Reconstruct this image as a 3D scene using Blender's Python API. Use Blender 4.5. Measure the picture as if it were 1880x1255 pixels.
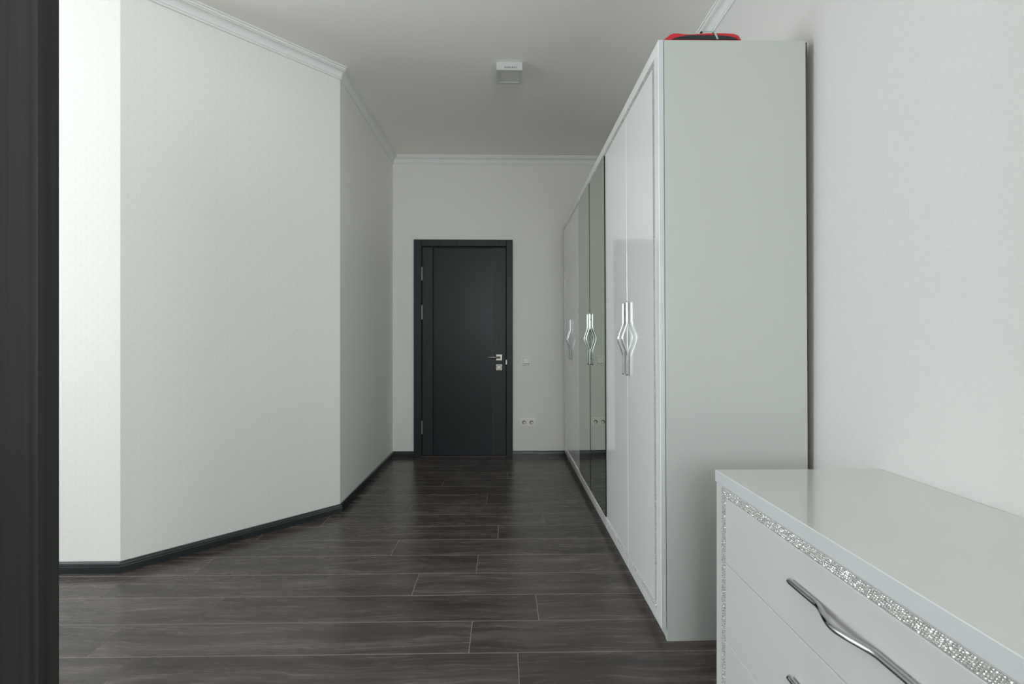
import bpy, bmesh, math, random
from mathutils import Vector, Matrix

random.seed(7)
scene = bpy.context.scene
for o in list(bpy.data.objects):
    bpy.data.objects.remove(o)
COL = scene.collection

# ------------------------------------------------------------------ camera
EYE = 1.121
cam_data = bpy.data.cameras.new('camera')
cam_data.sensor_width = 36.0
cam_data.lens = 36.0 * 860.0 / 1880.0
cam_data.shift_y = -2.5 / 1880.0
cam_data.clip_start = 0.02
cam = bpy.data.objects.new('camera', cam_data)
cam.location = (0, 0, EYE)
cam.rotation_euler = (math.radians(90), 0, math.radians(-1.0))
COL.objects.link(cam)
scene.camera = cam

# ------------------------------------------------------------------ light
world = bpy.data.worlds.new('sky')
scene.world = world
world.use_nodes = True
wbg = world.node_tree.nodes['Background']
wbg.inputs['Color'].default_value = (0.80, 0.90, 1.0, 1)
wbg.inputs['Strength'].default_value = 1.0
scene.cycles.max_bounces = 16
scene.cycles.diffuse_bounces = 10


def area(name, loc, direction, sx, sy, power, color):
    d = bpy.data.lights.new(name, 'AREA')
    d.shape = 'RECTANGLE'
    d.size, d.size_y = sx, sy
    d.energy = power
    d.color = color
    o = bpy.data.objects.new(name, d)
    o.location = loc
    o.rotation_euler = Vector(direction).to_track_quat('-Z', 'Y').to_euler()
    COL.objects.link(o)
    return o


# daylight through the left window; right and rear fill lights are added
area('window_daylight', (-5.18, 1.3, 1.80), (1, 0, 0.45), 1.7, 1.85, 158, (0.87, 0.955, 1.0))
area('rear_fill_light', (0.1, -3.50, 1.82), (0, 1, 0.08), 2.0, 1.64, 80, (0.90, 0.97, 1.0))
area('right_fill_light', (1.46, -1.75, 1.82), (-1, 0, 0.08), 1.7, 1.64, 92, (0.90, 0.97, 1.0))

scene.view_settings.view_transform = 'Standard'
scene.view_settings.look = 'None'
scene.view_settings.exposure = -0.01
scene.view_settings.gamma = 1.0
scene.view_settings.use_curve_mapping = False

# ------------------------------------------------------------------ materials


class NT:
    """small node-tree helper"""

    def __init__(self, name):
        self.m = bpy.data.materials.new(name)
        self.m.use_nodes = True
        self.t = self.m.node_tree
        self.b = self.t.nodes['Principled BSDF']

    def n(self, kind, **kw):
        x = self.t.nodes.new(kind)
        for k, v in kw.items():
            setattr(x, k, v)
        return x

    def l(self, a, b):
        self.t.links.new(a, b)

    def math(self, op, a, b=None, c=None):
        x = self.n('ShaderNodeMath', operation=op)
        for i, v in enumerate((a, b, c)):
            if v is None:
                continue
            if isinstance(v, (int, float)):
                x.inputs[i].default_value = v
            else:
                self.l(v, x.inputs[i])
        return x.outputs[0]

    def set(self, **kw):
        for k, v in kw.items():
            s = self.b.inputs[k.replace('_', ' ')]
            s.default_value = v
        return self

    def noise(self, vec, scale, detail=3, rough=0.55):
        x = self.n('ShaderNodeTexNoise')
        x.inputs['Scale'].default_value = scale
        x.inputs['Detail'].default_value = detail
        x.inputs['Roughness'].default_value = rough
        if vec is not None:
            self.l(vec, x.inputs['Vector'])
        return x.outputs['Fac']

    def mapping(self, vec, scale):
        x = self.n('ShaderNodeMapping')
        x.inputs['Scale'].default_value = scale
        self.l(vec, x.inputs['Vector'])
        return x.outputs[0]

    def mix(self, fac, a, b):
        x = self.n('ShaderNodeMix', data_type='RGBA')
        for s, v in ((x.inputs[0], fac), (x.inputs[6], a), (x.inputs[7], b)):
            if isinstance(v, (int, float)):
                s.default_value = v
            elif isinstance(v, tuple):
                s.default_value = (*v, 1) if len(v) == 3 else v
            else:
                self.l(v, s)
        return x.outputs[2]

    def range(self, v, a, b, c, d):
        x = self.n('ShaderNodeMapRange')
        self.l(v, x.inputs[0])
        for i, q in enumerate((a, b, c, d)):
            x.inputs[i + 1].default_value = q
        return x.outputs[0]

    def bump(self, h, strength, dist=0.001):
        x = self.n('ShaderNodeBump')
        x.inputs['Strength'].default_value = strength
        x.inputs['Distance'].default_value = dist
        self.l(h, x.inputs['Height'])
        self.l(x.outputs[0], self.b.inputs['Normal'])


def simple(name, col, rough=0.5, metal=0.0, coat=0.0, var=0.03, scale=40.0, coat_rough=0.03, spec=0.5, bump=0.0):
    n = NT(name)
    n.set(Roughness=rough, Metallic=metal, Coat_Weight=coat, Coat_Roughness=coat_rough, Specular_IOR_Level=spec)
    tc = n.n('ShaderNodeTexCoord').outputs['Object']
    f = n.noise(tc, scale)
    dk = tuple(c * (1 - var) for c in col)
    lt = tuple(min(1, c * (1 + var)) for c in col)
    n.l(n.mix(f, dk, lt), n.b.inputs['Base Color'])
    if bump:
        n.bump(f, bump)
    return n.m


def wallpaper(name, col, line, period=0.054, strength=1.0):
    """interlaced ring pattern printed on the paper, laid along local x / z"""
    n = NT(name)
    n.set(Roughness=0.55, Specular_IOR_Level=0.35)
    tc = n.n('ShaderNodeTexCoord').outputs['Object']
    sp = n.n('ShaderNodeSeparateXYZ')
    n.l(tc, sp.inputs[0])
    u = n.math('MULTIPLY', sp.outputs[0], 1 / period)
    v = n.math('MULTIPLY', sp.outputs[2], 1 / period)

    def frac(a, off):
        f = n.math('FRACT', n.math('ADD', a, off + 100.0))
        return n.math('SUBTRACT', f, 0.5)

    def ring(off, r, w):
        a, b = frac(u, off), frac(v, off)
        d = n.math('SQRT', n.math('ADD', n.math('MULTIPLY', a, a), n.math('MULTIPLY', b, b)))
        e = n.math('ABSOLUTE', n.math('SUBTRACT', d, r))
        return n.range(e, w * 0.4, w, 1, 0)

    def rule(a, off, w):
        e = n.math('ABSOLUTE', frac(a, off))
        return n.range(e, w * 0.4, w, 1, 0)

    m = ring(0.0, 0.46, 0.036)
    for q in (ring(0.5, 0.46, 0.036), ring(0.0, 0.16, 0.03), ring(0.5, 0.16, 0.03)):
        m = n.math('MAXIMUM', m, q)
    dots = n.math('MULTIPLY', rule(u, 0.0, 0.045), n.range(n.math('SINE', n.math('MULTIPLY', v, 50.0)), -0.2, 0.3, 0, 1))
    m = n.math('MAXIMUM', m, n.math('MULTIPLY', dots, 0.8))
    fine = n.noise(tc, 420, 2)
    base = n.mix(fine, tuple(c * 0.985 for c in col), tuple(min(1, c * 1.015) for c in col))
    n.l(n.mix(n.math('MULTIPLY', m, strength), base, line), n.b.inputs['Base Color'])
    n.l(n.range(m, 0, 1, 0.6, 0.38), n.b.inputs['Roughness'])
    n.bump(n.math('ADD', n.math('MULTIPLY', m, 0.6), n.math('MULTIPLY', fine, 0.3)), 0.25, 0.0006)
    return n.m


def plain_paper(name, col):
    """finely grained paper of the right wall"""
    n = NT(name)
    n.set(Roughness=0.6, Specular_IOR_Level=0.3)
    tc = n.n('ShaderNodeTexCoord').outputs['Object']
    vo = n.n('ShaderNodeTexVoronoi')
    vo.inputs['Scale'].default_value = 95
    n.l(tc, vo.inputs['Vector'])
    f = n.noise(tc, 260, 3)
    g = n.math('ADD', n.math('MULTIPLY', vo.outputs['Distance'], 0.7), n.math('MULTIPLY', f, 0.5))
    n.l(n.mix(g, tuple(c * 0.965 for c in col), tuple(min(1, c * 1.02) for c in col)), n.b.inputs['Base Color'])
    n.bump(g, 0.22, 0.0008)
    return n.m


def plank_material():
    n = NT('dark_laminate')
    n.set(Specular_IOR_Level=0.5)
    pos = n.n('ShaderNodeNewGeometry').outputs['Position']
    rnd = n.n('ShaderNodeObjectInfo').outputs['Random']
    off = n.n('ShaderNodeVectorMath', operation='SCALE')
    off.inputs[0].default_value = (31.0, 17.0, 53.0)
    n.l(rnd, off.inputs['Scale'])
    add = n.n('ShaderNodeVectorMath', operation='ADD')
    n.l(pos, add.inputs[0])
    n.l(off.outputs[0], add.inputs[1])
    p = add.outputs[0]
    # slow warp so the grain bends round knots
    warp = n.n('ShaderNodeTexNoise')
    warp.inputs['Scale'].default_value = 1.0
    n.l(n.mapping(p, (2.2, 7.0, 1.0)), warp.inputs['Vector'])
    wv = n.n('ShaderNodeVectorMath', operation='SCALE')
    n.l(warp.outputs['Color'], wv.inputs[0])
    wv.inputs['Scale'].default_value = 0.10
    ad2 = n.n('ShaderNodeVectorMath', operation='ADD')
    n.l(p, ad2.inputs[0])
    n.l(wv.outputs[0], ad2.inputs[1])
    q = ad2.outputs[0]
    broad = n.noise(n.mapping(q, (1.5, 14.0, 1.0)), 1.0, 4, 0.6)
    grain = n.noise(n.mapping(q, (3.0, 75.0, 1.0)), 1.0, 6, 0.7)
    fibre = n.noise(n.mapping(p, (14.0, 420.0, 1.0)), 1.0, 3, 0.6)
    scuff = n.noise(n.mapping(p, (7.0, 26.0, 1.0)), 1.0, 8, 0.78)
    t = n.math('ADD', n.math('MULTIPLY', broad, 0.46), n.math('ADD', n.math('MULTIPLY', grain, 0.42), n.math('MULTIPLY', fibre, 0.16)))
    cr = n.n('ShaderNodeValToRGB')
    e = cr.color_ramp.elements
    e[0].position, e[0].color = 0.33, (0.026, 0.0205, 0.0185, 1)
    e[1].position, e[1].color = 0.73, (0.165, 0.138, 0.126, 1)
    mid = e.new(0.52)
    mid.color = (0.068, 0.054, 0.049, 1)
    n.l(t, cr.inputs[0])
    grey = n.range(scuff, 0.57, 0.72, 0.0, 0.55)
    c1 = n.mix(grey, cr.outputs[0], (0.13, 0.13, 0.137))
    tone = n.range(rnd, 0, 1, 0.86, 1.18)
    mul = n.n('ShaderNodeVectorMath', operation='SCALE')
    n.l(c1, mul.inputs[0])
    n.l(tone, mul.inputs['Scale'])
    n.l(mul.outputs[0], n.b.inputs['Base Color'])
    n.l(n.range(grain, 0.3, 0.7, 0.21, 0.30), n.b.inputs['Roughness'])
    n.bump(n.math('ADD', n.math('MULTIPLY', grain, 0.6), n.math('MULTIPLY', fibre, 0.4)), 0.10, 0.0008)
    return n.m


def dark_wood(name, dk, lt, sx=60.0, rough=0.4, coords='Object', broad=0.0, spec=0.5):
    """vertical straight grain"""
    n = NT(name)
    n.set(Roughness=rough, Specular_IOR_Level=spec)
    tc = n.n('ShaderNodeTexCoord').outputs[coords]
    g = n.noise(n.mapping(tc, (sx * 2.5, sx * 2.5, 3.0)), 1.0, 5, 0.65)
    if broad:
        b = n.noise(n.mapping(tc, (broad, broad, 0.25)), 1.0, 2, 0.5)
        g = n.math('ADD', n.math('MULTIPLY', g, 0.3), n.math('MULTIPLY', b, 0.7))
    r = n.range(g, 0.3, 0.7, 0, 1)
    n.l(n.mix(r, dk, lt), n.b.inputs['Base Color'])
    n.bump(g, 0.25, 0.0008)
    return n.m


def crystal_material():
    n = NT('crystal_stone')
    n.set(Metallic=0.8, Roughness=0.08)
    tc = n.n('ShaderNodeTexCoord').outputs['Object']
    f = n.noise(tc, 210, 1)
    n.l(n.mix(f, (0.70, 0.69, 0.67), (1.0, 0.99, 0.97)), n.b.inputs['Base Color'])
    return n.m


M = {}
M['paper'] = wallpaper('ring_wallpaper', (0.82, 0.815, 0.765), (0.775, 0.772, 0.735))
M['paper_right'] = plain_paper('grained_wallpaper', (0.68, 0.66, 0.64))
M['ceiling'] = simple('ceiling_paint', (0.94, 0.92, 0.88), 0.8, var=0.01, spec=0.2)
M['crown'] = simple('cornice_paint', (0.80, 0.80, 0.78), 0.5, var=0.01)
M['skirting'] = simple('dark_skirting', (0.020, 0.024, 0.026), 0.25, var=0.15, scale=60)
M['subfloor'] = simple('pale_joint', (0.22, 0.19, 0.17), 0.7)
M['plank'] = plank_material()
M['plank_edge'] = simple('plank_bevel', (0.22, 0.19, 0.17), 0.6)
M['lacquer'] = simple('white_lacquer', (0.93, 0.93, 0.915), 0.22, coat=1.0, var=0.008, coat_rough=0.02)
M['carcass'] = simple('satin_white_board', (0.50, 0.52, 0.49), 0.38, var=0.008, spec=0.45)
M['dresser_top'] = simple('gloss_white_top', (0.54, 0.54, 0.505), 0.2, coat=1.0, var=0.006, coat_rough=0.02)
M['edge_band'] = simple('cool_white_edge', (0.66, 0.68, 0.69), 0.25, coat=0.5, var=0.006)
M['door_edge_shaded'] = simple('shaded_lacquer_edge', (0.58, 0.605, 0.615), 0.3, var=0.006)  # door lacquer darkened on its edges, weaker light put into the colour
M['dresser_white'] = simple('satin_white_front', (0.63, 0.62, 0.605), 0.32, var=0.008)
M['mirror'] = simple('green_tinted_mirror', (0.53, 0.61, 0.52), 0.012, metal=1.0, var=0.002)
M['mirror_edge'] = simple('glass_edge', (0.003, 0.014, 0.010), 0.5, spec=0.12)
M['chrome'] = simple('chrome', (0.56, 0.58, 0.59), 0.09, metal=1.0, var=0.01)
M['nickel'] = simple('satin_nickel', (0.44, 0.41, 0.365), 0.42, metal=1.0, var=0.02)
M['crystal'] = crystal_material()
M['strip'] = simple('silver_backing', (0.50, 0.495, 0.48), 0.4, metal=0.4, var=0.15, scale=400)
M['backboard'] = simple('brown_hardboard', (0.060, 0.030, 0.020), 0.7, var=0.1)
M['door_wood'] = dark_wood('black_stained_oak', (0.004, 0.0055, 0.006), (0.029, 0.034, 0.037), 55, 0.42, spec=0.3)
M['door_glass'] = simple('black_gloss_panel', (0.010, 0.015, 0.017), 0.36, var=0.05, spec=0.25)
M['dark_seal'] = simple('black_seal', (0.004, 0.004, 0.004), 0.7)
M['inlay'] = simple('grey_inlay', (0.10, 0.105, 0.105), 0.4, metal=0.3)
M['threshold'] = simple('brown_threshold', (0.05, 0.035, 0.028), 0.45)
M['panel_wood'] = dark_wood('dark_grained_veneer', (0.008, 0.0092, 0.0080), (0.034, 0.0335, 0.0315), 70, 0.5, broad=52.0, spec=0.3)
M['plastic'] = simple('warm_white_plastic', (0.90, 0.885, 0.81), 0.35, var=0.01)
M['grey_plastic'] = simple('shaded_plastic_seam', (0.30, 0.295, 0.27), 0.5)
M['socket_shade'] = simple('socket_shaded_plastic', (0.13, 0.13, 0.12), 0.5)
M['socket_dark'] = simple('socket_hole', (0.03, 0.03, 0.028), 0.6)
M['lamp_white'] = simple('lamp_white_enamel', (0.62, 0.64, 0.62), 0.35, var=0.01)
M['diffuser'] = simple('frosted_diffuser', (0.68, 0.69, 0.62), 0.35, var=0.01)
M['red'] = simple('red_fabric', (0.56, 0.012, 0.022), 0.55, var=0.15, scale=120, bump=0.2)
M['black_fabric'] = simple('black_fabric', (0.010, 0.016, 0.018), 0.6, var=0.2, scale=200)
M['cord'] = simple('pale_green_cord', (0.40, 0.58, 0.52), 0.6, var=0.1, scale=300)
M['frame_white'] = simple('window_frame_white', (0.8, 0.8, 0.8), 0.4)

# ------------------------------------------------------------------ mesh helpers


def link(name, me, mats, parent=None, loc=None, smooth=False, rot=None):
    o = bpy.data.objects.new(name, me)
    if not isinstance(mats, (list, tuple)):
        mats = [mats]
    for m in mats:
        me.materials.append(m)
    COL.objects.link(o)
    if parent is not None:
        o.parent = parent
    if loc is not None:
        o.location = loc
    if rot is not None:
        o.rotation_euler = rot
    if smooth:
        for p in me.polygons:
            p.use_smooth = True
    return o


def obj(name, bm, mats, parent=None, smooth=False, loc=None, rot=None):
    bmesh.ops.recalc_face_normals(bm, faces=bm.faces)
    me = bpy.data.meshes.new(name)
    bm.to_mesh(me)
    bm.free()
    return link(name, me, mats, parent, loc, smooth, rot)


def add_box(bm, x0, x1, y0, y1, z0, z1, bevel=0.0, seg=1):
    r = bmesh.ops.create_cube(bm, size=1.0)
    vs = r['verts']
    for v in vs:
        v.co = Vector((x0 + (v.co.x + 0.5) * (x1 - x0), y0 + (v.co.y + 0.5) * (y1 - y0), z0 + (v.co.z + 0.5) * (z1 - z0)))
    if bevel:
        es = list({e for v in vs for e in v.link_edges})
        bmesh.ops.bevel(bm, geom=es, offset=bevel, segments=seg, affect='EDGES', profile=0.5)
    return bm


def box(x0, x1, y0, y1, z0, z1, bevel=0.0, seg=1):
    return add_box(bmesh.new(), x0, x1, y0, y1, z0, z1, bevel, seg)


def add_tube(bm, pts, r, n=12, caps=True):
    pts = [Vector(p) for p in pts]
    rings = []
    ref = None
    for i, p in enumerate(pts):
        if i == 0:
            t = pts[1] - pts[0]
        elif i == len(pts) - 1:
            t = pts[-1] - pts[-2]
        else:
            t = (pts[i + 1] - pts[i]).normalized() + (pts[i] - pts[i - 1]).normalized()
        t.normalize()
        if ref is None:
            ref = Vector((0, 0, 1)) if abs(t.z) < 0.9 else Vector((0, 1, 0))
        a = (ref - t * ref.dot(t)).normalized()
        ref = a
        b = t.cross(a)
        rad = r[i] if isinstance(r, (list, tuple)) else r
        rings.append([bm.verts.new(p + (a * math.cos(k * 2 * math.pi / n) + b * math.sin(k * 2 * math.pi / n)) * rad) for k in range(n)])
    for q, w in zip(rings, rings[1:]):
        for k in range(n):
            bm.faces.new((q[k], q[(k + 1) % n], w[(k + 1) % n], w[k]))
    if caps:
        bm.faces.new(rings[0][::-1])
        bm.faces.new(rings[-1])
    return bm


def empty(name, loc, label=None, cat=None, kind=None, parent=None, rot=None):
    o = bpy.data.objects.new(name, None)
    o.empty_display_size = 0.1
    o.location = loc
    if rot:
        o.rotation_euler = rot
    COL.objects.link(o)
    if parent:
        o.parent = parent
    tag(o, label, cat, kind)
    return o


def tag(o, label=None, cat=None, kind=None, group=None):
    if label:
        o['label'] = label
    if cat:
        o['category'] = cat
    if kind:
        o['kind'] = kind
    if group:
        o['group'] = group
    return o


# ------------------------------------------------------------------ room shell
CEIL = 2.90
PATH = [(-4.80, 2.303), (-1.858, 2.303), (-1.072, 3.086), (-1.072, 4.545), (1.163, 4.545), (1.163, -3.20), (-4.80, -3.20)]
SIDES = ['bay', 'angled', 'corridor', 'far', 'right', 'rear', 'window']
NP = len(PATH)


def offset_pt(i, n):
    """corner i of the room moved n metres into the room (mitred)"""
    p = Vector(PATH[i])
    a = (p - Vector(PATH[i - 1])).normalized()
    b = (Vector(PATH[(i + 1) % NP]) - p).normalized()
    na, nb = Vector((a.y, -a.x)), Vector((b.y, -b.x))
    return p + (na + nb) * (n / (1 + na.dot(nb)))


def sweep(name, i, profile, mat, caps=True, closed=True, smooth=False):
    """profile (n into room, z) swept along wall i, mitred at both ends, in the wall's own frame"""
    p0, p1 = Vector(PATH[i]), Vector(PATH[(i + 1) % NP])
    ang = math.atan2(p1.y - p0.y, p1.x - p0.x)
    inv = Matrix.Rotation(-ang, 2)
    bm = bmesh.new()
    A, B = [], []
    for n, z in profile:
        a = inv @ (offset_pt(i, n) - p0)
        b = inv @ (offset_pt((i + 1) % NP, n) - p0)
        A.append(bm.verts.new((a.x, a.y, z)))
        B.append(bm.verts.new((b.x, b.y, z)))
    k = len(profile)
    for j in range(k if closed else k - 1):
        bm.faces.new((A[j], A[(j + 1) % k], B[(j + 1) % k], B[j]))
    bm.faces.new(A)
    bm.faces.new(B[::-1])
    return obj(name, bm, mat, loc=(p0.x, p0.y, 0), rot=(0, 0, ang), smooth=smooth)


WALL_PROFILE = [(-0.12, 0.0), (0.0, 0.0), (0.0, CEIL), (-0.12, CEIL)]
wall_labels = {
    'bay': 'bright patterned wall section facing the camera at far left',
    'angled': 'wide slanted wall with pale ring-patterned paper',
    'corridor': 'narrow left wall of the passage leading to the dark door',
    'far': 'end wall holding the dark door',
    'right': 'pale grained wall behind wardrobe and dresser',
    'rear': 'wall behind the camera',
}
wall_labels['window'] = 'left outer wall with the window'
for i, s in enumerate(SIDES):
    if s in ('rear', 'window', 'right'):
        continue
    w = sweep('wall_' + s, i, WALL_PROFILE, M['paper_right'] if s == 'right' else M['paper'])
    tag(w, wall_labels[s], 'wall', 'structure')


def wall_with_hole(name, i, u0, u1, z0, z1, mat):
    p0, p1 = Vector(PATH[i]), Vector(PATH[(i + 1) % NP])
    L = (p1 - p0).length
    ang = math.atan2(p1.y - p0.y, p1.x - p0.x)
    bm = bmesh.new()
    for a, b, c, d in ((0, u0, 0, CEIL), (u1, L, 0, CEIL), (u0, u1, 0, z0), (u0, u1, z1, CEIL)):
        add_box(bm, a, b, 0.0, 0.12, c, d)
    return obj(name, bm, mat, loc=(p0.x, p0.y, 0), rot=(0, 0, ang))


# the outward side of these walls is local +y
w = wall_with_hole('wall_right', 4, 5.445, 7.145, 0.95, 2.65, M['paper_right'])  # opening and its window added for the right fill light
tag(w, wall_labels['right'], 'wall', 'structure')
w = wall_with_hole('wall_rear', 5, 0.068, 2.068, 0.95, 2.65, M['paper_right'])  # opening and its window added for the rear fill light
tag(w, wall_labels['rear'], 'wall', 'structure')
w = wall_with_hole('wall_window', 6, 3.65, 5.35, 0.95, 2.72, M['paper'])
tag(w, wall_labels['window'], 'wall', 'structure')


def window(n, loc, rotz, w_, h_, label):
    t = empty('window_%d' % n, loc, label, 'window', 'structure', rot=(0, 0, rotz))
    f = 0.05
    for nm, b in (('window_frame', (-w_ / 2, -w_ / 2 + f, 0, h_)), ('window_frame', (w_ / 2 - f, w_ / 2, 0, h_)),
                  ('window_frame', (-w_ / 2 + f, w_ / 2 - f, 0, f)), ('window_frame', (-w_ / 2 + f, w_ / 2 - f, h_ - f, h_)),
                  ('mullion', (-0.025, 0.025, f, h_ - f))):
        obj(nm, box(b[0], b[1], -0.03, 0.03, b[2], b[3], 0.003), M['frame_white'], t)
    return t


window(3, (1.223, -1.75, 0.95), math.radians(90), 1.7, 1.70, 'unseen white framed window added in the right wall for fill light')
window(1, (-4.86, 1.3, 0.95), math.radians(90), 1.7, 1.77, 'white framed window in the left outer wall')
window(2, (0.1, -3.26, 0.95), 0, 2.0, 1.70, 'unseen white framed window added behind the camera for fill light')

bm = bmesh.new()
add_box(bm, -4.95, 1.32, -3.35, 4.67, CEIL, CEIL + 0.1)
tag(obj('ceiling', bm, M['ceiling']), 'plain pale grey ceiling', 'ceiling', 'structure')

# cornice: bead at the wall, cove, stepped fillet at the ceiling
CROWN = [(0.0, CEIL - 0.074), (0.010, CEIL - 0.074), (0.013, CEIL - 0.070), (0.013, CEIL - 0.064), (0.018, CEIL - 0.061)]
for k in range(7):
    a = k / 6 * math.pi / 2
    CROWN.append((0.018 + 0.036 * (1 - math.cos(a)), CEIL - 0.061 + 0.036 * math.sin(a)))
CROWN += [(0.054, CEIL - 0.020), (0.061, CEIL - 0.019), (0.063, CEIL - 0.014), (0.064, CEIL - 0.008), (0.073, CEIL - 0.007), (0.075, CEIL), (0.0, CEIL)]
CROWN = [(n * 0.70, z) for n, z in CROWN]
for i, s in enumerate(SIDES):
    c = sweep('trim_%d' % (i + 1), i, CROWN, M['crown'])
    tag(c, 'white stepped cornice along the %s wall' % s, 'cornice', 'structure')

BASE = [(0.0, 0.0), (0.017, 0.0), (0.017, 0.031), (0.0155, 0.036), (0.0155, 0.041), (0.013, 0.048), (0.008, 0.052), (0.0, 0.053)]
DOOR_X0, DOOR_X1 = -0.866, 0.086          # casing of the far door
for i, s in enumerate(SIDES):
    if s == 'far':
        continue
    tag(sweep('baseboard_' + s, i, BASE, M['skirting']), 'dark skirting board along the %s wall' % s, 'baseboard', 'structure')


def straight_base(name, x0, x1, label):
    bm = bmesh.new()
    ends = []
    for x in (x0, x1):
        ends.append([bm.verts.new((x, 4.545 - n, z)) for n, z in BASE])
    k = len(BASE)
    for j in range(k):
        bm.faces.new((ends[0][j], ends[0][(j + 1) % k], ends[1][(j + 1) % k], ends[1][j]))
    bm.faces.new(ends[0])
    bm.faces.new(ends[1][::-1])
    tag(obj(name, bm, M['skirting']), label, 'baseboard', 'structure')


straight_base('baseboard_far_left', -1.072, DOOR_X0, 'short dark skirting left of the far door')
straight_base('baseboard_far_right', DOOR_X1, 1.168, 'dark skirting right of the far door')

# ------------------------------------------------------------------ floor of individual planks
TH = 0.0014
bm = bmesh.new()
add_box(bm, -4.92, 1.31, -3.33, 4.66, -0.12, -TH)
floor = tag(obj('floor', bm, M['subfloor']), 'dark brown-grey wood plank floor', 'floor', 'structure')
PW, PL, GAP, CH = 0.1928, 1.36, 0.0006, 0.0013


def plank_mesh(L, W):
    bm = bmesh.new()
    g, c = GAP, CH
    lo = [bm.verts.new(p) for p in ((g, g, -TH), (L - g, g, -TH), (L - g, W - g, -TH), (g, W - g, -TH))]
    mi = [bm.verts.new(p) for p in ((g, g, -TH * 0.6), (L - g, g, -TH * 0.6), (L - g, W - g, -TH * 0.6), (g, W - g, -TH * 0.6))]
    up = [bm.verts.new(p) for p in ((g + c, g + c, 0), (L - g - c, g + c, 0), (L - g - c, W - g - c, 0), (g + c, W - g - c, 0))]
    for k in range(4):
        j = (k + 1) % 4
        bm.faces.new((lo[k], lo[j], mi[j], mi[k]))
        f = bm.faces.new((mi[k], mi[j], up[j], up[k]))
        f.material_index = 1
    bm.faces.new(up)
    me = bpy.data.meshes.new('plank')
    bmesh.ops.recalc_face_normals(bm, faces=bm.faces)
    bm.to_mesh(me)
    bm.free()
    me.materials.append(M['plank'])
    me.materials.append(M['plank_edge'])
    return me


JOINT = {-1: 0.05, 0: -0.126, 1: 0.14, 2: -0.407, 3: -0.134, 4: -0.59, 5: -0.033, 6: 0.252, 7: -0.626, 8: -0.119,
         9: 0.50, 10: -0.478, 11: 0.03, 12: -0.95, 13: -0.329, 14: 0.175}
full = plank_mesh(PL, PW)
cache = {}
row = -26
while True:
    y0 = 1.683 + row * PW
    y1 = y0 + PW
    if y0 > 4.545:
        break
    ya, yb = max(y0, -3.20), min(y1, 4.545)
    if yb > ya + 0.01:
        if ya < 2.303:
            xl = -4.80
        elif ya < 3.086:
            xl = max(-1.858 + (ya - 2.303) * 1.0, -1.858) - 0.02
        else:
            xl = -1.09
        xr = 1.17
        j = JOINT.get(row, (row * 0.487) % PL - 0.7)
        x = j - PL * math.ceil((j - xl) / PL)
        while x < xr:
            a, b = max(x, xl), min(x + PL, xr)
            if b - a > 0.02:
                if b - a > PL - 1e-4 and yb - ya > PW - 1e-4:
                    me = full
                else:
                    key = (round(b - a, 4), round(yb - ya, 4))
                    if key not in cache:
                        cache[key] = plank_mesh(b - a, yb - ya)
                    me = cache[key]
                o = bpy.data.objects.new('plank', me)
                COL.objects.link(o)
                o.parent = floor
                o.location = (a, ya, 0)
            x += PL
    row += 1

# ------------------------------------------------------------------ rhinestone strips


def crystal_strip(name, parent, origin, du, dv, dn, length, width, pitch=0.0048):
    """silver backing with rows of faceted stones; du along, dv across, dn out of the surface"""
    du, dv, dn, origin = Vector(du), Vector(dv), Vector(dn), Vector(origin)
    vs, fs, mi = [], [], []

    def P(u, v, n):
        p = origin + du * u + dv * v + dn * n
        vs.append((p.x, p.y, p.z))
        return len(vs) - 1
    b = [P(u, v, n) for n in (0, 0.0012) for u, v in ((0, 0), (length, 0), (length, width), (0, width))]
    for q in ((4, 5, 6, 7), (0, 1, 5, 4), (1, 2, 6, 5), (2, 3, 7, 6), (3, 0, 4, 7)):
        fs.append(tuple(b[k] for k in q))
        mi.append(1)
    rows = max(1, int(width / (pitch * 0.95)))
    dvv = width / rows
    nu = int(length / pitch)
    for r in range(rows):
        for k in range(nu):
            u = (k + (0.75 if r % 2 else 0.25)) * length / nu
            v = (r + 0.5) * dvv
            if u > length - 0.002:
                continue
            tx, ty = random.uniform(-.42, .42), random.uniform(-.42, .42)
            a0 = random.random()
            lo, up = [], []
            for q in range(6):
                a = a0 + q * math.pi / 3
                lo.append(P(u + 0.0021 * math.cos(a), v + 0.0021 * math.sin(a), 0.0011))
                ca, sa = 0.0012 * math.cos(a), 0.0012 * math.sin(a)
                up.append(P(u + ca, v + sa, 0.0027 + ca * tx + sa * ty))
            for q in range(6):
                w_ = (q + 1) % 6
                fs.append((lo[q], lo[w_], up[w_], up[q]))
                mi.append(0)
            fs.append(tuple(up))
            mi.append(0)
    me = bpy.data.meshes.new(name)
    me.from_pydata(vs, [], fs)
    me.materials.append(M['crystal'])
    me.materials.append(M['strip'])
    me.polygons.foreach_set('material_index', mi)
    me.update()
    # make every face look outwards
    bm_ = bmesh.new()
    bm_.from_mesh(me)
    bmesh.ops.recalc_face_normals(bm_, faces=bm_.faces)
    bm_.to_mesh(me)
    bm_.free()
    o = bpy.data.objects.new(name, me)
    COL.objects.link(o)
    o.parent = parent
    o['kind'] = 'stuff'
    o['label'] = 'glittering band of small rhinestones'
    return o


def wave_bar(length, out0, bulge, n=60):
    """(s, out) samples of the wave handle: straight, bulged away from the surface, straight"""
    res = []
    for k in range(n + 1):
        s = -length / 2 + length * k / n
        q = abs(s) / 0.082
        b = 0.0
        if q < 1:
            b = 0.55 * 0.5 * (1 + math.cos(math.pi * q)) + 0.45 * (1 - math.sqrt(q * q + 0.01)) / 0.9 * (1 - q ** 6)
        res.append((s, out0 + bulge * b))
    return res


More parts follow.
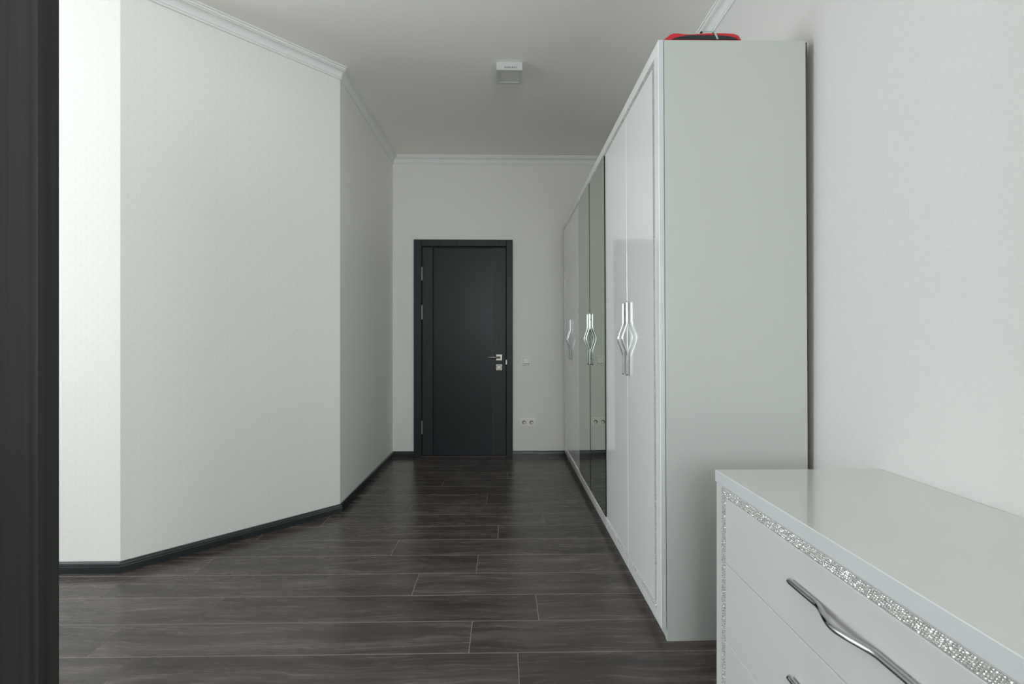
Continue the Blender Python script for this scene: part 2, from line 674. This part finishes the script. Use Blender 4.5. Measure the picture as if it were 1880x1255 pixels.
# ------------------------------------------------------------------ wardrobe
WL = 2.769
ward = empty('wardrobe', (0.609, 1.736, 0), 'long white six-door wardrobe with mirrored middle doors and rhinestone trim', 'wardrobe', rot=(0, -0.0054, 0))
WH = 2.242
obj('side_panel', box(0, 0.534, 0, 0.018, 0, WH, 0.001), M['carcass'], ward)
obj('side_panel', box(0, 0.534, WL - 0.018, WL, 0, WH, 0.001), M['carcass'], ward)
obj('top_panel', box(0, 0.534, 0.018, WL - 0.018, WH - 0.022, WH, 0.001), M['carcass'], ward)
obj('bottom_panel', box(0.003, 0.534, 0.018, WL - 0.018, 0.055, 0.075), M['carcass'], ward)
obj('plinth', box(0.004, 0.02, 0.018, WL - 0.018, 0, 0.055), M['carcass'], ward)
obj('back_panel', box(0.534, 0.541, 0.004, WL - 0.004, 0.01, WH - 0.004), M['backboard'], ward)['label'] = 'brown hardboard back'
for d in (1, 2, 3, 4, 5):
    if d % 2 == 0:
        obj('divider_panel', box(0.01, 0.534, d * WL / 6 - 0.009, d * WL / 6 + 0.009, 0.075, WH - 0.022), M['carcass'], ward)

DZ0, DZ1 = 0.049, WH
DX0, DX1 = -0.0215, -0.0025
DWID = WL / 6
IN0, SW = 0.046, 0.021
FACE = DX0
bar = wave_bar(0.342, 0.0095, 0.0225)
hz = 1.131
for k in range(6):
    y0, y1 = k * DWID + (0.001 if k else 0.0), (k + 1) * DWID - 0.001
    mirror = k in (2, 3)
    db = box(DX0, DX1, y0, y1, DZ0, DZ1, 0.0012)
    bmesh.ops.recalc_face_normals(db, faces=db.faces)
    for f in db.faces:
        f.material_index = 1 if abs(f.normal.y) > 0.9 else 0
    dr = obj('door', db, [M['lacquer'], M['door_edge_shaded']], ward)
    va, vb = IN0, IN0 + SW
    zt, zb = DZ1 - vb, DZ0 + va
    ya = y0 + (va if k == 0 else 0.0)
    yb = y1 - (va if k == 5 else 0.0)
    crystal_strip('crystal_band', dr, (FACE, ya, zt), (0, 1, 0), (0, 0, 1), (-1, 0, 0), yb - ya, SW)
    crystal_strip('crystal_band', dr, (FACE, ya, zb), (0, 1, 0), (0, 0, 1), (-1, 0, 0), yb - ya, SW)
    if k in (0, 5):
        yy = y0 + va if k == 0 else y1 - vb
        crystal_strip('crystal_band', dr, (FACE, yy, zb + SW), (0, 0, 1), (0, 1, 0), (-1, 0, 0), zt - zb - SW, SW)
    if mirror:
        mz0, mz1 = zb + SW + 0.001, zt - 0.001
        bm = box(FACE - 0.0060, FACE - 0.0002, y0 + (0.010 if k == 3 else 0), y1 - (0.010 if k == 2 else 0), mz0, mz1)
        bm.faces.ensure_lookup_table()
        bmesh.ops.recalc_face_normals(bm, faces=bm.faces)
        for f in bm.faces:
            f.material_index = 0 if f.normal.x < -0.5 else 1
        mo = obj('mirror_pane', bm, [M['mirror'], M['mirror_edge']], dr)
        mo['label'] = 'greenish mirror pane'
        face = FACE - 0.0060
    else:
        face = FACE
    yh = y1 - 0.036 if k % 2 == 0 else y0 + 0.036
    bm = bmesh.new()
    add_tube(bm, [(face - o_, yh, hz + s) for s, o_ in bar], 0.0062, 14)
    for s in (-0.13, 0.13):
        add_tube(bm, [(face + 0.0002, yh, hz + s), (face - 0.008, yh, hz + s)], 0.004, 8)
    h = obj('handle', bm, M['chrome'], dr, smooth=True)
    h['label'] = 'wavy chrome bar handle'

# ------------------------------------------------------------------ dresser
dres = empty('dresser', (0.652, 1.425, 0), 'white low dresser with glossy top and wavy chrome handles in the lower right foreground', 'dresser')
DL, DD, DH = 1.114, 0.508, 0.7255
# local: x from front (0) to back (DD); y from 0 (far side) to -DL (near side)
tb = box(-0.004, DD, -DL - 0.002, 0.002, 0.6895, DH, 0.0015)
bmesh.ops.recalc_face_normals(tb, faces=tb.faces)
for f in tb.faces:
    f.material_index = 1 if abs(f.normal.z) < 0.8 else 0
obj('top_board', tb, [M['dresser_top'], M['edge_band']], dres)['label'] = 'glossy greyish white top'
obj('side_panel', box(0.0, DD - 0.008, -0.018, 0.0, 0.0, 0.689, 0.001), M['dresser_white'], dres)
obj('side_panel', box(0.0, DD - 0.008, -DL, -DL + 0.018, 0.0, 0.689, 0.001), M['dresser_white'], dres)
obj('back_panel', box(DD - 0.008, DD - 0.002, -DL + 0.004, -0.004, 0.02, 0.68), M['backboard'], dres)
bm = bmesh.new()
add_box(bm, 0.0, 0.018, -0.063, -0.018, 0.0, 0.689)
add_box(bm, 0.0, 0.018, -DL + 0.018, -DL + 0.063, 0.0, 0.689)
add_box(bm, 0.0, 0.018, -DL + 0.063, -0.063, 0.661, 0.689)
add_box(bm, 0.0, 0.018, -DL + 0.063, -0.063, 0.0, 0.03)
obj('front_frame', bm, M['dresser_white'], dres)
crystal_strip('crystal_band', dres, (0.0, -0.038, 0.6625), (0, -1, 0), (0, 0, 1), (-1, 0, 0), DL - 0.076, 0.0235)
crystal_strip('crystal_band', dres, (0.0, -0.038, 0.03), (0, 0, 1), (0, -1, 0), (-1, 0, 0), 0.6325, 0.0235)
crystal_strip('crystal_band', dres, (0.0, -DL + 0.038, 0.03), (0, 0, 1), (0, 1, 0), (-1, 0, 0), 0.6325, 0.0235)
zs = [(0.4705, 0.6605), (0.2455, 0.4690), (0.031, 0.2440)]
hzs = [0.5825, 0.366, 0.142]
dbar = wave_bar(0.342, 0.0095, 0.0225)
for (z0, z1), hz_ in zip(zs, hzs):
    dw = obj('drawer', box(-0.003, 0.40, -DL + 0.064, -0.064, z0, z1, 0.0015), M['dresser_white'], dres)
    bm = bmesh.new()
    yc = -DL / 2
    add_tube(bm, [(-0.003 - o_, yc + s, hz_) for s, o_ in dbar], 0.0066, 18)
    for s in (-0.13, 0.13):
        add_tube(bm, [(-0.0028, yc + s, hz_), (-0.011, yc + s, hz_)], 0.004, 8)
    h = obj('handle', bm, M['chrome'], dw, smooth=True)
    h['label'] = 'wavy chrome bar handle'

# ------------------------------------------------------------------ far door
YW = 4.545
door = empty('door_1', (-0.39, YW, 0), 'closed black wooden door at the end of the passage', 'door', 'structure')


def d_obj(name, parent, mat, x0, x1, y0, y1, z0, z1, bevel=0.001):
    """far-door piece given in world metres; y measured out of the wall (positive into the room)"""
    return obj(name, box(x0 + 0.39, x1 + 0.39, -y1, -y0, z0, z1, bevel), mat, parent)


CW = 0.074
d_obj('casing', door, M['door_wood'], DOOR_X0, DOOR_X0 + CW, 0.0, 0.030, 0.0, 2.094, 0.003)
d_obj('casing', door, M['door_wood'], DOOR_X1 - 0.062, DOOR_X1, 0.0, 0.030, 0.0, 2.094, 0.003)
d_obj('casing', door, M['door_wood'], DOOR_X0 + CW, DOOR_X1 - 0.062, 0.0, 0.030, 2.030, 2.094, 0.003)
d_obj('door_stop', door, M['dark_seal'], DOOR_X0 + CW, DOOR_X1 - 0.062, 0.0, 0.003, 0.0, 2.030, 0)
d_obj('threshold', door, M['threshold'], DOOR_X0 + CW, DOOR_X1 - 0.062, 0.003, 0.034, 0.0, 0.014, 0.002)
lx0, lx1 = DOOR_X0 + CW + 0.010, DOOR_X1 - 0.062 - 0.005
sx0, sx1 = -0.676, -0.111
leaf = d_obj('leaf', door, M['dark_seal'], lx0, lx1, 0.003, 0.008, 0.018, 2.018, 0)
d_obj('stile', leaf, M['door_wood'], lx0, sx0 - 0.009, 0.008, 0.022, 0.018, 2.018, 0.002)
d_obj('stile', leaf, M['door_wood'], sx1 + 0.004, lx1, 0.008, 0.022, 0.018, 2.018, 0.002)
d_obj('panel', leaf, M['door_glass'], sx0, sx1, 0.008, 0.019, 0.018, 2.010, 0.001)
d_obj('inlay_strip', leaf, M['inlay'], sx1 + 0.0005, sx1 + 0.003, 0.008, 0.0205, 0.018, 2.010, 0)
for z0, z1 in ((1.70, 1.828), (1.325, 1.462), (0.222, 0.350)):
    bm = bmesh.new()
    add_tube(bm, [(DOOR_X0 + CW + 0.005 + 0.39, -0.026, z0), (DOOR_X0 + CW + 0.005 + 0.39, -0.026, z1)], 0.0055, 10)
    add_box(bm, DOOR_X0 + CW + 0.39 + 0.001, lx0 + 0.39, -0.024, -0.012, z0, z1)
    obj('hinge', bm, M['nickel'], door)
# lever, rose and lock turn
rx0, rx1 = -0.074, -0.016
lev = d_obj('rose', leaf, M['nickel'], rx0, rx1, 0.022, 0.031, 0.930, 0.989, 0.002)
bm = bmesh.new()
cx = -0.045 + 0.39
add_tube(bm, [(cx, -0.031, 0.960), (cx, -0.062, 0.960)], 0.010, 14)
add_tube(bm, [(cx + 0.010, -0.063, 0.960), (cx - 0.055, -0.063, 0.960), (cx - 0.113, -0.066, 0.960)], 0.0095, 12)
obj('lever', bm, M['nickel'], leaf, smooth=True)
d_obj('lock_plate', leaf, M['nickel'], rx0, rx1, 0.022, 0.031, 0.836, 0.894, 0.002)
bm = bmesh.new()
add_tube(bm, [(cx, -0.031, 0.865), (cx, -0.040, 0.865)], 0.019, 20)
add_box(bm, cx - 0.015, cx + 0.015, -0.052, -0.040, 0.859, 0.871, 0.002)
obj('lock_turn', bm, M['nickel'], leaf)
bm = bmesh.new()
add_tube(bm, [(cx, -0.0316, 0.865), (cx, -0.0322, 0.865)], 0.0235, 20)
obj('lock_ring', bm, M['dark_seal'], leaf)
d_obj('strike_plate', door, M['nickel'], lx1 - 0.001, lx1 + 0.011, 0.010, 0.031, 0.890, 0.936, 0.001)

# ------------------------------------------------------------------ switch and socket on the end wall
sw = empty('light_switch', (0.216, YW, 0.924), 'small white square light switch on the wall right of the door', 'switch')
s_ = 0.043
obj('switch_plate', box(-s_, s_, -0.009, 0, -s_, s_, 0.003, 2), M['plastic'], sw)
obj('rocker', box(-0.029, 0.029, -0.014, -0.009, -0.026, 0.030, 0.003, 2), M['plastic'], sw)
obj('rocker_gap', box(-0.031, 0.031, -0.0096, -0.0088, -0.032, 0.032), M['grey_plastic'], sw)

so = empty('wall_socket', (0.232, YW, 0.330), 'white double power socket low on the wall right of the door', 'socket')
obj('socket_plate', box(-0.077, 0.077, -0.010, 0, -0.041, 0.041, 0.003, 2), M['plastic'], so)
for sx in (-0.036, 0.036):
    bm = box(sx - 0.0285, sx + 0.0285, -0.013, -0.010, -0.029, 0.029, 0.002)
    c = obj('socket_insert', bm, M['plastic'], so)
    bm = bmesh.new()
    # round recess: a dished ring with two contact holes
    n = 24
    rings = []
    for r, y in ((0.0225, -0.0133), (0.0215, -0.0145), (0.0195, -0.0145), (0.0185, -0.0134)):
        rings.append([bm.verts.new((sx + r * math.cos(q * 2 * math.pi / n), y, r * math.sin(q * 2 * math.pi / n))) for q in range(n)])
    for a, b in zip(rings, rings[1:]):
        for q in range(n):
            bm.faces.new((a[q], a[(q + 1) % n], b[(q + 1) % n], b[q]))
    obj('socket_rim', bm, M['plastic'], c)
    bm = bmesh.new()
    add_tube(bm, [(sx, -0.0125, 0), (sx, -0.0135, 0)], 0.0185, 24)
    obj('socket_well', bm, M['socket_shade'], c)
    bm = bmesh.new()
    add_tube(bm, [(sx + 0.003, -0.0134, -0.003), (sx + 0.003, -0.0142, -0.003)], 0.0115, 16)
    obj('socket_core', bm, M['plastic'], c)

# ------------------------------------------------------------------ ceiling lamp
lamp = empty('ceiling_lamp', (0.036, 3.078, CEIL), 'square white surface-mounted ceiling lamp, switched off', 'lamp')
S, H = 0.083, 0.049
bm = bmesh.new()
add_box(bm, -S, S, -S, S, -H + 0.006, 0, 0.001)
obj('housing', bm, M['lamp_white'], lamp)
bm = bmesh.new()
b = 0.020
add_box(bm, -S, S, -S, -S + b, -H, -H + 0.006)
add_box(bm, -S, S, S - b, S, -H, -H + 0.006)
add_box(bm, -S, -S + b, -S + b, S - b, -H, -H + 0.006)
add_box(bm, S - b, S, -S + b, S - b, -H, -H + 0.006)
obj('bezel', bm, M['lamp_white'], lamp)
obj('diffuser', box(-S + b, S - b, -S + b, S - b, -H + 0.0035, -H + 0.007), M['diffuser'], lamp)
for k in range(7):
    x = (k - 3) * 0.0115 + 0.006
    obj('vent_slot', box(x - 0.0022, x + 0.0022, -S - 0.0008, -S + 0.004, -H + 0.011, -H + 0.021), M['socket_dark'], lamp)

# ------------------------------------------------------------------ red case on the wardrobe
zt = 2.2425
case = empty('fabric_case', (0.598, 1.737, zt), 'slim red and black fabric case tied with pale cord on the wardrobe top', 'case', rot=(0, -0.0054, 0))
CASE_TOP = [(0.000, 0.001), (0.010, 0.009), (0.022, 0.019), (0.036, 0.0245), (0.055, 0.0245), (0.080, 0.0215), (0.105, 0.0215), (0.130, 0.0235), (0.165, 0.026),
            (0.200, 0.0265), (0.235, 0.0260), (0.262, 0.0245), (0.278, 0.019), (0.287, 0.011), (0.289, 0.001)]


def prof(x, pts):
    for (a, za), (b_, zb_) in zip(pts, pts[1:]):
        if a <= x <= b_:
            return za + (zb_ - za) * (x - a) / (b_ - a)
    return 0.0


bm = bmesh.new()
grid = []
D = 0.16
NX, NY = 40, 12
for i in range(NX + 1):
    x = 0.289 * i / NX
    t = prof(x, CASE_TOP)
    col = []
    # closed loop section in y-z: flat bottom, rounded front and back
    t *= 1.12
    col.append(bm.verts.new((x, 0.003, 0.0)))
    for y, e in ((0.0005, 0.06), (-0.001, 0.35), (-0.001, 0.65), (0.0005, 0.88), (0.005, 0.98), (0.014, 1.0)):
        col.append(bm.verts.new((x, y, t * e)))
    for j in range(NY + 1):
        u = j / NY
        e = min(1.0, math.cos(math.pi / 2 * u) ** 0.4 if u < 1 else 0.04)
        col.append(bm.verts.new((x, 0.025 + (D - 0.025) * u, t * e)))
    col.append(bm.verts.new((x, D - 0.006, 0.0)))
    grid.append(col)
for a, b_ in zip(grid, grid[1:]):
    k = len(a)
    for j in range(k):
        bm.faces.new((a[j], a[(j + 1) % k], b_[(j + 1) % k], b_[j]))
bm.faces.new(grid[0])
bm.faces.new(grid[-1][::-1])
obj('body', bm, M['red'], case, smooth=True)['label'] = 'red fabric body'
CB = [(0.030, 0.0025), (0.055, 0.0095), (0.080, 0.0150), (0.110, 0.0165), (0.195, 0.0165), (0.240, 0.0140), (0.262, 0.0085), (0.276, 0.0025)]
bm = bmesh.new()
lo, hi = [], []
N = 36
for i in range(N + 1):
    x = 0.030 + 0.246 * i / N
    z = prof(min(x, 0.2759), CB)
    lo.append((bm.verts.new((x, -0.003, 0.0015)), bm.verts.new((x, 0.012, 0.0015))))
    hi.append((bm.verts.new((x, -0.003, max(z, 0.0022))), bm.verts.new((x, 0.012, max(z, 0.0022)))))
for i in range(N):
    bm.faces.new((lo[i][0], lo[i + 1][0], hi[i + 1][0], hi[i][0]))
    bm.faces.new((hi[i][0], hi[i + 1][0], hi[i + 1][1], hi[i][1]))
    bm.faces.new((lo[i][1], lo[i + 1][1], hi[i + 1][1], hi[i][1]))
    bm.faces.new((lo[i][0], lo[i + 1][0], lo[i + 1][1], lo[i][1]))
bm.faces.new((lo[0][0], lo[0][1], hi[0][1], hi[0][0]))
bm.faces.new((lo[N][0], lo[N][1], hi[N][1], hi[N][0]))
obj('mesh_pocket', bm, M['black_fabric'], case)['label'] = 'black pocket on the front'
bm = bmesh.new()
add_tube(bm, [(0.197, -0.0045, 0.001), (0.192, -0.0050, 0.012), (0.187, -0.003, 0.0270), (0.186, 0.004, 0.0315), (0.185, 0.02, 0.0315), (0.184, 0.06, 0.0315), (0.183, 0.15, 0.026), (0.183, 0.163, 0.004)], 0.0016, 8)
add_tube(bm, [(0.201, -0.0045, 0.001), (0.196, -0.0050, 0.012), (0.190, -0.003, 0.0270), (0.189, 0.004, 0.0315), (0.188, 0.02, 0.0315)], 0.0016, 8)
add_tube(bm, [(0.182, 0.003, 0.0305), (0.188, 0.002, 0.0375), (0.194, 0.003, 0.0305)], 0.0026, 8)
add_tube(bm, [(0.186, 0.004, 0.0330), (0.172, 0.003, 0.0335), (0.155, 0.003, 0.0335), (0.144, 0.003, 0.0315)], 0.0016, 8)
obj('tie_cord', bm, M['cord'], case, smooth=True)['label'] = 'pale green tie cord'
bm = bmesh.new()
bmesh.ops.create_uvsphere(bm, u_segments=12, v_segments=8, radius=0.0042, matrix=Matrix.Translation((0.141, 0.003, 0.0300)) @ Matrix.Diagonal((1.3, 1, 0.8, 1)))
obj('toggle', bm, M['black_fabric'], case, smooth=True)['label'] = 'black cord toggle'

# ------------------------------------------------------------------ dark wooden panel at the left edge
pan = empty('wooden_panel', (-0.826, 0.885, 0), 'tall dark wood-grained panel standing upright at the left edge', 'panel')
obj('board', box(-0.34, -0.0012, -0.04, 0, 0, 2.05, 0.001), M['panel_wood'], pan)
obj('edge_band', box(-0.0012, 0.0, -0.0395, -0.0005, 0, 2.05), M['panel_wood'], pan)['label'] = 'narrow edge strip'
